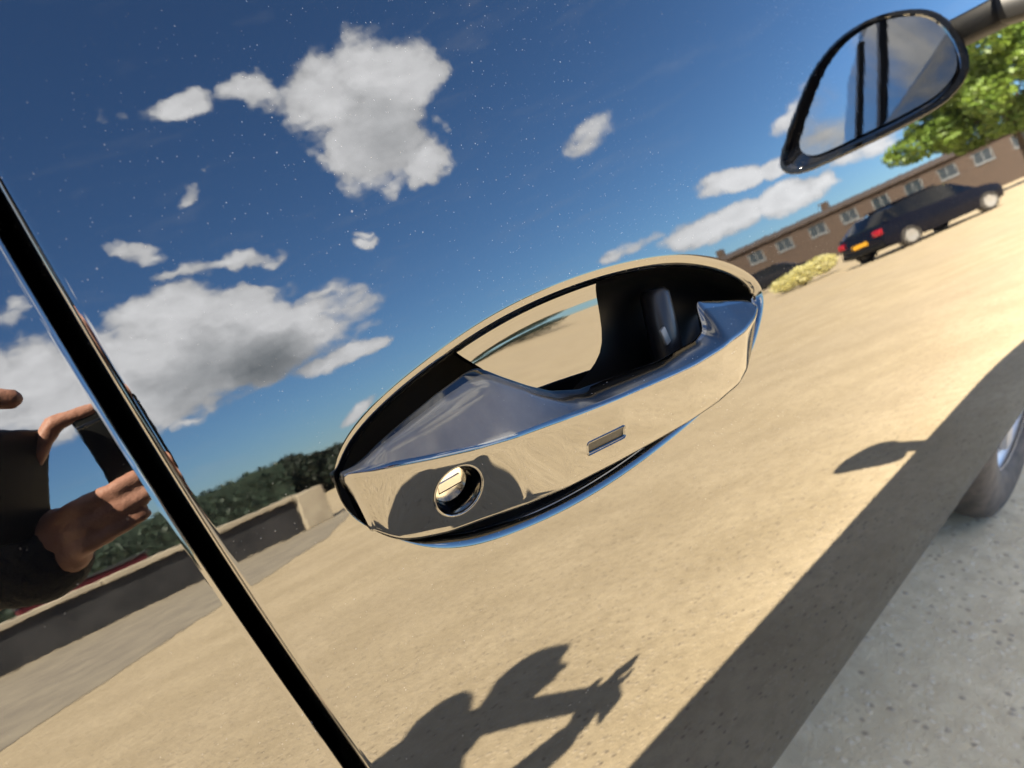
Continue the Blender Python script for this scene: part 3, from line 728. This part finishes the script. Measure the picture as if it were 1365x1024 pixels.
# ------------------------------------------------------------------ low wall on the left
gw = empty('garden_wall', 'low dark wall with pale coping stone across the yard', 'wall', (-4, -9.1, 0))
def wpart(name, c, size, mt, parent, bev=.0, rot=None):
    bm = bmesh.new(); box(bm, Vector(c)-Vector(parent.location), size, rot, bev); o = bmobj(name, bm, mt, parent); return o
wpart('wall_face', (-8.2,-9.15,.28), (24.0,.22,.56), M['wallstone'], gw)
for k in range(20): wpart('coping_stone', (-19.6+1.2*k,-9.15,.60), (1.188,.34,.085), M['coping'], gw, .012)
wpart('end_pier', (4.02,-9.15,.31), (.42,.36,.62), M['coping'], gw, .015)

# ------------------------------------------------------------------ foliage
def leaves(name, blobs, n, size, mt, parent, seed):
    r = np.random.default_rng(seed); vs, fs = [], []
    w_ = np.array([b[3]*b[4]*b[5] for b in blobs])**.67; w_ /= w_.sum()
    for bi in r.choice(len(blobs), n, p=w_):
        cx, cy, cz, rx, ry, rz = blobs[bi]
        d = r.normal(size=3); d /= np.linalg.norm(d); q = r.uniform(.55, 1.05)**.7
        p = np.array([cx, cy, cz])+d*q*np.array([rx, ry, rz])
        a = r.normal(size=3); a /= np.linalg.norm(a); b = np.cross(a, r.normal(size=3)); b /= np.linalg.norm(b)
        s = size*r.uniform(.6, 1.4); k = len(vs)
        vs += [p-a*s, p+b*s*.5, p+a*s, p-b*s*.5]; fs.append((k, k+1, k+2, k+3))
    return obj(name, vs, fs, mt, parent, smooth=False)
def trunk(name, h, r0, parent, limbs=4, seed=1):
    r = np.random.default_rng(seed); vs, fs = [], []
    def limb(p0, p1, a, b, bend):
        n = 9; base = len(vs)
        ax = (Vector(p1)-Vector(p0)); u = ax.orthogonal().normalized(); v = ax.cross(u).normalized()
        for i in range(5):
            f = i/4; c = Vector(p0)+ax*f+u*bend*math.sin(math.pi*f)
            for k in range(n): t = 2*math.pi*k/n; vs.append(c+(u*math.cos(t)+v*math.sin(t))*(a+(b-a)*f))
        for i in range(4):
            for k in range(n): fs.append((base+i*n+k, base+i*n+(k+1) % n, base+(i+1)*n+(k+1) % n, base+(i+1)*n+k))
    limb((0,0,-.05), (0,0,h*.75), r0, r0*.4, r0*.4)
    for k in range(limbs):
        t = 2*math.pi*k/limbs+r.uniform(-.4,.4); z = h*r.uniform(.35,.6)
        limb((0,0,z), (math.cos(t)*h*.28, math.sin(t)*h*.28, z+h*.28), r0*.45, r0*.12, r0*.5)
    return obj(name, vs, fs, mt_bark, parent)
mt_bark = M['bark']
def polar(azd, r): return (math.sin(R(azd))*r, -math.cos(R(azd))*r)
# clipped hedge behind the wall
hd = empty('clipped_hedge', 'dark green flat topped hedge rising behind the low wall', 'hedge', (1.0,-20,0))
bl = []
for k in range(34):
    x = -12+.6*k; top = np.interp(x, [-12,1,3.4,7.4], [1.05,1.15,1.55,1.72])
    bl.append((x, 0, top*.5, .55, .8, top*.5)); bl.append((x, .1, top*.72, .5, .7, top*.28))
hd.location = (0,-20,0); leaves('leaf_mass', bl, 26000, .075, M['hedge'], hd, 3)
bm = bmesh.new()
for k in range(34):
    x = -12+.6*k; top = np.interp(x, [-12,1,3.4,7.4], [1.05,1.15,1.55,1.72]); box(bm, (x, 0, top*.46), (.62, 1.2, top*.92))
bmobj('twig_core', bm, M['hedge'], hd)
def shrub(name, azd, r, h, rad, mt, label, cat, seed, n=7000, size=.09, group=None, low=.0):
    x, y = polar(azd, r); t = empty(name, label, cat, (x, y, 0), group); rr = np.random.default_rng(seed)
    bl = []
    for k in range(9):
        a = rr.uniform(0, 6.28); d = rr.uniform(0, .6)*rad; z = rr.uniform(.35, .8)*h
        bl.append((math.cos(a)*d, math.sin(a)*d, z, rad*.5, rad*.5, min(h-z, h*.3)))
    if low == 0: bl.append((0, 0, h*.35, rad*.8, rad*.8, h*.35))
    leaves('crown', bl, n, size, mt, t, seed); trunk('trunk', h, max(.03, h*.03), t, 4, seed); return t
shrub('dark_shrub', 22.9, 22.5, 1.75, 1.1, M['conifer'], 'dark evergreen shrub beside the end of the clipped hedge', 'shrub', 11)
shrub('dark_shrub', 25.3, 23.0, 1.50, 1.2, M['conifer'], 'second evergreen shrub further from the hedge, lower and rounder', 'shrub', 12)
shrub('dark_shrub', 29.5, 26.0, 1.55, 1.9, M['conifer'], 'wide dark evergreen shrub standing past the wall pier', 'shrub', 13)
shrub('dark_shrub', 36.0, 30.0, 1.7, 2.4, M['conifer'], 'wide dark shrub halfway between the wall and the brick terrace', 'shrub', 14)
shrub('dark_shrub', 44.0, 36.0, 2.0, 3.0, M['conifer'], 'spreading dark shrub nearest the brick terrace end', 'shrub', 15)
x, y = polar(79.8, 47); tr = empty('green_tree', 'bright green leafy tree in front of the brown brick terrace', 'tree', (x, y, 0))
rr = np.random.default_rng(5); bl = []
for k in range(22):
    a = rr.uniform(0, 6.28); d = rr.uniform(.2, 1)*4.6; z = rr.uniform(3.6, 8.2); bl.append((math.cos(a)*d, math.sin(a)*d, z, rr.uniform(1.1,1.9), rr.uniform(1.1,1.9), rr.uniform(.8,1.3)))
leaves('crown', bl, 22000, .17, M['leaf'], tr, 6); trunk('trunk', 7.5, .24, tr, 7, 8)
x, y = polar(65.3, 24.5); ys = empty('yellow_shrub', 'low pale yellow flowering shrub behind the tail of the navy car', 'shrub', (x, y, 0))
leaves('crown', [(0,0,.42,.8,.5,.36),(.6,.4,.5,.7,.5,.36),(-.5,-.3,.36,.6,.5,.3)], 4500, .05, M['yellowleaf'], ys, 21); trunk('trunk', .6, .03, ys, 5, 3)
# maroon trough behind the wall
pl = empty('planter_trough', 'long maroon trough standing behind the low wall', 'planter', (1.65,-12.2,0))
wpart('trough_body', (1.65,-12.2,.37), (1.75,.5,.66), M['maroon'], pl, .03)
wpart('trough_lid', (1.65,-12.2,.715), (1.82,.56,.03), M['wallstone'], pl, .008)

# ------------------------------------------------------------------ brick terrace
TA = 67.0; TR = 75.0
tx, ty = polar(TA, TR)
tb = empty('brick_terrace', 'long brown brick terrace with one row of white windows across the street', 'house', (tx, ty, 0)); tb.rotation_euler = (0, 0, R(TA))
TB = lambda name, c, size, mt, parent=tb, bev=0: (lambda bm: (box(bm, c, size, None, bev), bmobj(name, bm, mt, parent))[1])(bmesh.new())
# local x along the facade, local -y... the facade looks back along +y
OX = [-6.1,-3.3,-.1,2.8,5.6,8.4,11.2,14.0,17.0]; WZ, WW, WH = 3.55, 1.5, 1.25
x0, x1, top, dep = -14.5, 27.0, 4.75, 7.0
bm = bmesh.new()
box(bm, ((x0+x1)/2, -.15, (WZ-WH/2)/2), (x1-x0, .3, WZ-WH/2)); box(bm, ((x0+x1)/2, -.15, (WZ+WH/2+top)/2), (x1-x0, .3, top-WZ-WH/2))
edges = [x0]+[q for o in OX for q in (o-WW/2, o+WW/2)]+[x1]
for k in range(0, len(edges), 2): box(bm, ((edges[k]+edges[k+1])/2, -.15, WZ), (edges[k+1]-edges[k], .3, WH))
box(bm, ((x0+x1)/2, -dep, top/2), (x1-x0, .3, top)); box(bm, (x0+.15, -dep/2, top/2), (.3, dep-.3, top)); box(bm, (x1-.15, -dep/2, top/2), (.3, dep-.3, top))
bmobj('wall', bm, M['brick'], tb)
bm = bmesh.new(); A_ = [bm.verts.new(p) for p in ((x0-.3,.35,top-.08),(x1+.3,.35,top-.08),(x1+.3,-dep/2,top+.55),(x0-.3,-dep/2,top+.55),(x0-.3,-dep-.35,top-.08),(x1+.3,-dep-.35,top-.08),(x0-.3,.35,top+.06),(x1+.3,.35,top+.06),(x1+.3,-dep/2,top+.70),(x0-.3,-dep/2,top+.70),(x0-.3,-dep-.35,top+.06),(x1+.3,-dep-.35,top+.06))]
for q in ((0,1,2,3),(3,2,5,4),(7,6,9,8),(8,9,10,11),(0,6,7,1),(4,5,11,10),(0,3,9,6),(3,4,10,9),(1,7,8,2),(2,8,11,5)): bm.faces.new([A_[i] for i in q])
rf = bmobj('roof', bm, M['rooftile'], tb)
for cx in (-9.5, 1.3, 12.5): TB('chimney', (cx, -dep/2, top+1.0), (.9,.6,.9), M['brick'], rf, .02)
for ox in OX:
    bm = bmesh.new()
    for c, s in (((ox, -.14, WZ-WH/2+.05), (WW, .08, .10)), ((ox, -.14, WZ+WH/2-.05), (WW, .08, .10)), ((ox-WW/2+.05, -.14, WZ), (.10, .08, WH-.2)), ((ox+WW/2-.05, -.14, WZ), (.10, .08, WH-.2)), ((ox, -.14, WZ), (.07, .08, WH-.2))): box(bm, c, s)
    wf = bmobj('window', bm, M['white'], tb)
    for dx in (-1, 1):
        q = wf and TB('pane', (ox+dx*(WW/4-.02), -.17, WZ), (WW/2-.12, .02, WH-.2), M['pane'], wf)
    TB('sill', (ox, .03, WZ-WH/2-.05), (WW+.1, .14, .08), M['white'], wf)

# ------------------------------------------------------------------ cars parked across the yard
def parked(label, paint, loc, head, group='cars parked in front of the brick terrace'):
    t = empty('parked_car', label, 'car', (loc[0], loc[1], 0), group); t.rotation_euler = (0, 0, math.atan2(head[1], head[0]))
    st = [(-2.05,.62,.45,.80),(-2.0,.80,.35,.98),(-1.7,.86,.24,1.02),(-.9,.88,.22,.98),(0,.88,.22,.95),(.9,.88,.22,.93),(1.5,.85,.24,.86),(1.95,.78,.30,.74),(2.1,.60,.40,.62)]
    secs = [[(x, -w_+.04, b), (x, -w_, b+.15), (x, -w_, tp-.18), (x, -w_+.06, tp), (x, w_-.06, tp), (x, w_, tp-.18), (x, w_, b+.15), (x, w_-.04, b)] for x, w_, b, tp in st]
    v, f = loft(secs); o = obj('body', v, f, paint, t, angle=35)
    gl = [(-1.85,.70,.99,1.03),(-1.45,.66,.97,1.36),(-.9,.64,.96,1.43),(.1,.63,.94,1.44),(.6,.64,.93,1.34),(1.15,.72,.90,.95)]
    v, f = loft([[(x, -.82, b-.02), (x, -w_, tp-.03), (x, -w_+.08, tp), (x, w_-.08, tp), (x, w_, tp-.03), (x, .82, b-.02)] for x, w_, b, tp in gl]); obj('cabin_glass', v, f, M['glass'], t, angle=30)
    bm = bmesh.new(); box(bm, (-.45, 0, 1.445), (1.35, 1.2, .035), None, .015); bmobj('roof_panel', bm, paint, t, angle=40)
    for x in (-1.3, 1.3):
        for sg in (-1, 1):
            rot = Matrix.Translation((x, sg*.80, .31)) @ Matrix.Rotation(R(-90*sg), 4, 'X')
            v, f = lathe([(.20,.09),(.27,.105),(.31,.08),(.31,-.08),(.27,-.09)], 28); wo = obj('wheel', [rot @ Vector(p) for p in v], f, M['rubber'], t, angle=40)
            v, f = lathe([(.0,.075),(.06,.085),(.19,.098),(.205,.09)], 20); obj('rim', [rot @ Vector(p) for p in v], f, M['alloy'], wo, angle=25)
    for sg in (-1, 1):
        bm = bmesh.new(); box(bm, (-2.02, sg*.66, .78), (.10, .26, .18), None, .02); bmobj('tail_light', bm, M['red'], t, angle=40)
    bm = bmesh.new(); box(bm, (-2.075, 0, .62), (.02, .54, .13)); bmobj('number_plate', bm, M['plate'], t)
    bm = bmesh.new(); box(bm, (-2.04, 0, .40), (.12, 1.5, .18), None, .03); bmobj('bumper', bm, M['trim'], t, angle=40)
    return t
x, y = polar(73.1, 21.5); parked('navy car seen from its tail with a yellow number plate', M['navy'], (x+.6, y+.1), (.88,.47))
x, y = polar(63.2, 40.0); parked('dark grey car further back beside the yellow shrub', M['grey_paint'], (x, y), (.6,.8))

# ------------------------------------------------------------------ the photographer
def capsules(parts):
    vs, fs = [], []
    for p0, p1, r0, r1 in parts:
        p0, p1 = Vector(p0), Vector(p1); ax = p1-p0; L = ax.length or 1e-6; ax = ax/L if L > 1e-5 else Vector((0,0,1))
        u = ax.orthogonal().normalized(); v = ax.cross(u); n = 14; base = len(vs); rings = []
        for a in (-80,-55,-28): rings.append((p0+ax*r0*math.sin(R(a)), r0*math.cos(R(a))))
        for f in (0, .5, 1): rings.append((p0+ax*L*f, r0+(r1-r0)*f))
        for a in (28, 55, 80): rings.append((p1+ax*r1*math.sin(R(a)), r1*math.cos(R(a))))
        for c, r in rings:
            for k in range(n): t = 2*math.pi*k/n; vs.append(c+(u*math.cos(t)+v*math.sin(t))*r)
        for i in range(len(rings)-1):
            for k in range(n): fs.append((base+i*n+k, base+i*n+(k+1) % n, base+(i+1)*n+(k+1) % n, base+(i+1)*n+k))
        fs.append(tuple(range(base, base+n))[::-1]); e = base+(len(rings)-1)*n; fs.append(tuple(range(e, e+n)))
    return vs, fs
def fleshy(name, parts, voxel, mt, smooth_it=6):
    v, f = capsules(parts); o = obj(name, v, f, mt)
    md = o.modifiers.new('r', 'REMESH'); md.mode = 'VOXEL'; md.voxel_size = voxel
    ms = o.modifiers.new('s', 'SMOOTH'); ms.factor = .5; ms.iterations = smooth_it
    bpy.context.view_layer.update()
    nm = bpy.data.meshes.new_from_object(o.evaluated_get(bpy.context.evaluated_depsgraph_get())); o.modifiers.clear(); o.data = nm
    nm.name = name
    if not nm.materials: nm.materials.append(mt)
    nm.polygons.foreach_set('use_smooth', [True]*len(nm.polygons)); return o
person = empty('person', 'person in a dark jacket holding up a phone to photograph the car', 'person', (-.55,-.47,0))
# joints
pel = Vector((-.62,-.44,.91)); chest = Vector((-.58,-.30,1.20)); nk0 = Vector((-.55,-.21,1.35)); nk1 = Vector((-.525,-.16,1.425)); head = Vector((-.50,-.125,1.52))
fw = Vector((.80,.60,0)).normalized(); rt = Vector((.60,-.80,0)).normalized()
RS, LS = Vector((-.45,-.395,1.29)), Vector((-.67,-.105,1.29)); RE_, LE = Vector((-.27,-.42,1.05)), Vector((-.46,-.02,1.03)); RWr, LWr = Vector((.024,-.138,.872)), Vector((-.13,-.030,.945))
hips = [(pel+rt*.09+Vector((0,0,-.05)), Vector((-.44,-.52,.50)), Vector((-.47,-.60,.09))), (pel-rt*.09+Vector((0,0,-.05)), Vector((-.55,-.36,.50)), Vector((-.63,-.38,.09)))]
body = [(pel, chest, .115, .13), (chest, nk0, .13, .07), (nk0, nk1, .058, .055), (RS, LS, .055, .055),
        (RS, RE_, .048, .038), (RE_, RWr, .037, .026), (LS, LE, .048, .038), (LE, LWr, .037, .026)]
for h_, k_, a_ in hips: body += [(h_, k_, .078, .052), (k_, a_, .050, .034), (a_, a_+fw*.16+Vector((0,0,-.05)), .035, .030)]
body += [(head+Vector((0,0,.02))-fw*.012, head+Vector((0,0,.035))-fw*.02, .088, .088), (head+fw*.022+Vector((0,0,-.065)), head+fw*.03+Vector((0,0,-.02)), .052, .066),
         (head+fw*.085+Vector((0,0,-.005)), head+fw*.103+Vector((0,0,-.026)), .010, .014), (head+rt*.08+Vector((0,0,.005)), head+rt*.086+Vector((0,0,-.03)), .016, .011), (head-rt*.08+Vector((0,0,.005)), head-rt*.086+Vector((0,0,-.03)), .016, .011)]
# right hand: palm behind the phone's end, three fingers folded round it in front
def chain(pts, radii): return [(pts[i], pts[i+1], radii[i], radii[i+1]) for i in range(len(pts)-1)]
V = Vector
body += chain([RWr, V((.052,-.112,.874)), V((.066,-.098,.874))], [.020,.019,.016]) + chain([RWr, V((.054,-.112,.880)), V((.068,-.097,.884))], [.018,.018,.014]) + chain([RWr, V((.056,-.110,.866)), V((.068,-.096,.864))], [.016,.0165,.014])
body += chain([V((.064,-.098,.887)), V((.078,-.074,.890)), V((.102,-.067,.893)), V((.127,-.064,.897))], [.0068,.0066,.0062,.0052])
body += chain([V((.064,-.099,.8745)), V((.076,-.076,.877)), V((.099,-.069,.880)), V((.122,-.066,.8835))], [.0068,.0066,.0062,.0052])
body += chain([V((.064,-.099,.8625)), V((.075,-.078,.8645)), V((.093,-.072,.867)), V((.110,-.070,.870))], [.0064,.0062,.0058,.0048])
body += chain([V((.060,-.106,.898)), V((.068,-.090,.930)), V((.086,-.082,.950)), V((.110,-.078,.951))], [.0070,.0066,.0060,.0050])   # index finger along the top
body += chain([RWr+V((.0,.0,.012)), V((.024,-.130,.905)), V((.046,-.118,.935))], [.014,.011,.009])                                        # thumb behind
# left hand: fingers over the near top edge
body += chain([LWr, V((-.085,-.042,.950)), V((-.050,-.050,.955))], [.024,.028,.024]) + chain([LWr, V((-.085,-.030,.936)), V((-.052,-.036,.936))], [.020,.022,.018])
body += chain([V((-.050,-.050,.965)), V((-.010,-.052,.980)), V((.030,-.056,.980)), V((.067,-.060,.968))], [.0088,.0082,.0076,.0068])
body += chain([V((-.050,-.052,.955)), V((-.020,-.060,.966)), V((.004,-.066,.966))], [.0085,.0078,.0068])
body += chain([V((-.052,-.040,.940)), V((-.026,-.046,.925)), V((-.004,-.046,.914))], [.0082,.0075,.0066])
body += chain([V((-.055,-.034,.930)), V((-.034,-.036,.914)), V((-.016,-.036,.905))], [.0075,.0068,.006])
body += chain([LWr+V((.02,-.012,.0)), V((-.072,-.070,.948)), V((-.050,-.082,.950))], [.013,.011,.009])
bo = fleshy('body', body, .0026, M['skin'], 4); off = -Vector(person.location)
def pp(o, par=person): o.parent = par; o.matrix_parent_inverse = Matrix.Translation(off); return o
pp(bo)
jk = [(pel+Vector((0,0,-.04)), chest, .150, .165), (chest, nk0+Vector((0,0,-.03)), .165, .085), (RS, LS, .082, .082), (RS, RE_, .072, .056), (RE_, RWr+V((.032,.024,-.004)), .050, .032), (LS, LE, .072, .056), (LE, LWr+(LE-LWr).normalized()*.02, .056, .040)]
pp(fleshy('jacket', jk, .009, M['jacket'], 4))
tz = [(pel+rt*.05, pel-rt*.05, .125, .125)]
for h_, k_, a_ in hips: tz += [(h_, k_, .100, .070), (k_, a_+Vector((0,0,.02)), .068, .055)]
pp(fleshy('trousers', tz, .010, M['trousers'], 4))
for h_, k_, a_ in hips: pp(fleshy('shoe', [(a_+Vector((0,0,-.04))-fw*.03, a_+fw*.19+Vector((0,0,-.052)), .046, .036), (a_, a_+Vector((0,0,-.03)), .048, .05)], .006, M['shoe'], 3))
pp(fleshy('hair', [(head+Vector((0,0,.045))-fw*.03, head+Vector((0,0,.055))-fw*.035, .092, .090), (head-fw*.06+Vector((0,0,-.01)), head-fw*.045+Vector((0,0,.03)), .058, .07), (head+fw*.04+Vector((0,0,.092)), head+Vector((0,0,.10)), .034, .05)], .006, M['hair'], 4))
for sg in (-1, 1):
    bm = bmesh.new(); bmesh.ops.create_uvsphere(bm, u_segments=14, v_segments=10, radius=.0105); bmesh.ops.translate(bm, vec=head+fw*.074+rt*.031*sg+Vector((0,0,.010)), verts=bm.verts); pp(bmobj('eye', bm, M['eye'], smooth=True))
pp(fleshy('lips', [(head+fw*.088+rt*-.02+Vector((0,0,-.058)), head+fw*.088+rt*.02+Vector((0,0,-.058)), .006, .006)], .0025, M['lip'], 2))

# the phone, its open case flap held by the fingers
ph = empty('phone', 'black phone in an open flap case held in both hands', 'phone', (0, 0, CAMZ))
FR = Matrix((CR, CU, -CF)).transposed()
def phpart(name, c, size, mt, bev=.003):
    """c and size along the phone's length, height, thickness (backwards)"""
    bm = bmesh.new(); box(bm, (0,0,0), size, None, bev); bmesh.ops.transform(bm, matrix=FR.to_4x4() @ Matrix.Translation(Vector(c)), verts=bm.verts); return bmobj(name, bm, mt, ph, angle=40)
phpart('phone_body', (.048,-.028,.0085), (.150,.072,.009), M['phone'], .004)
phpart('camera_plate', (-.004,-.006,.0035), (.026,.026,.0015), M['phone'], .0006)
v, f = lathe([(.0052,.0030),(.0066,.0030),(.0066,.0012),(.0052,.0012)], 32)
for dx, dy in ((0,-.0005),(-.011,-.0122)):
    o = obj('lens_ring', [FR @ (Vector(p)+Vector((dx,dy,-.0002))) for p in v], f, M['chrome'], ph, angle=40)
v, f = lathe([(0,0),(.003,.0),(.003,.0015)], 20); obj('flash', [FR @ (Vector((p[0],p[1],-p[2]))+Vector((.004,-.013,.0026))) for p in v], f, M['flash'], ph)
fc = Vector((.119,-.082,.920))-Vector((0,0,CAMZ))
ux = Vector((.9,.15,.12)).normalized(); uz = Vector((-.10,.10,.98)); uz = (uz-ux*uz.dot(ux)).normalized(); uy = uz.cross(ux)
FM = Matrix((ux, uy, uz)).transposed()
bm = bmesh.new(); box(bm, (0,0,0), (.040,.010,.062), None, .0022); bmesh.ops.transform(bm, matrix=Matrix.Translation(fc) @ FM.to_4x4(), verts=bm.verts); bmobj('case_flap', bm, M['phone'], ph, angle=40)
bm = bmesh.new(); box(bm, (0,0,0), (.0405,.0106,.003), None, .001); bmesh.ops.transform(bm, matrix=Matrix.Translation(fc+uz*.024) @ FM.to_4x4(), verts=bm.verts); bmobj('metal_clasp', bm, M['chrome'], ph, angle=40)
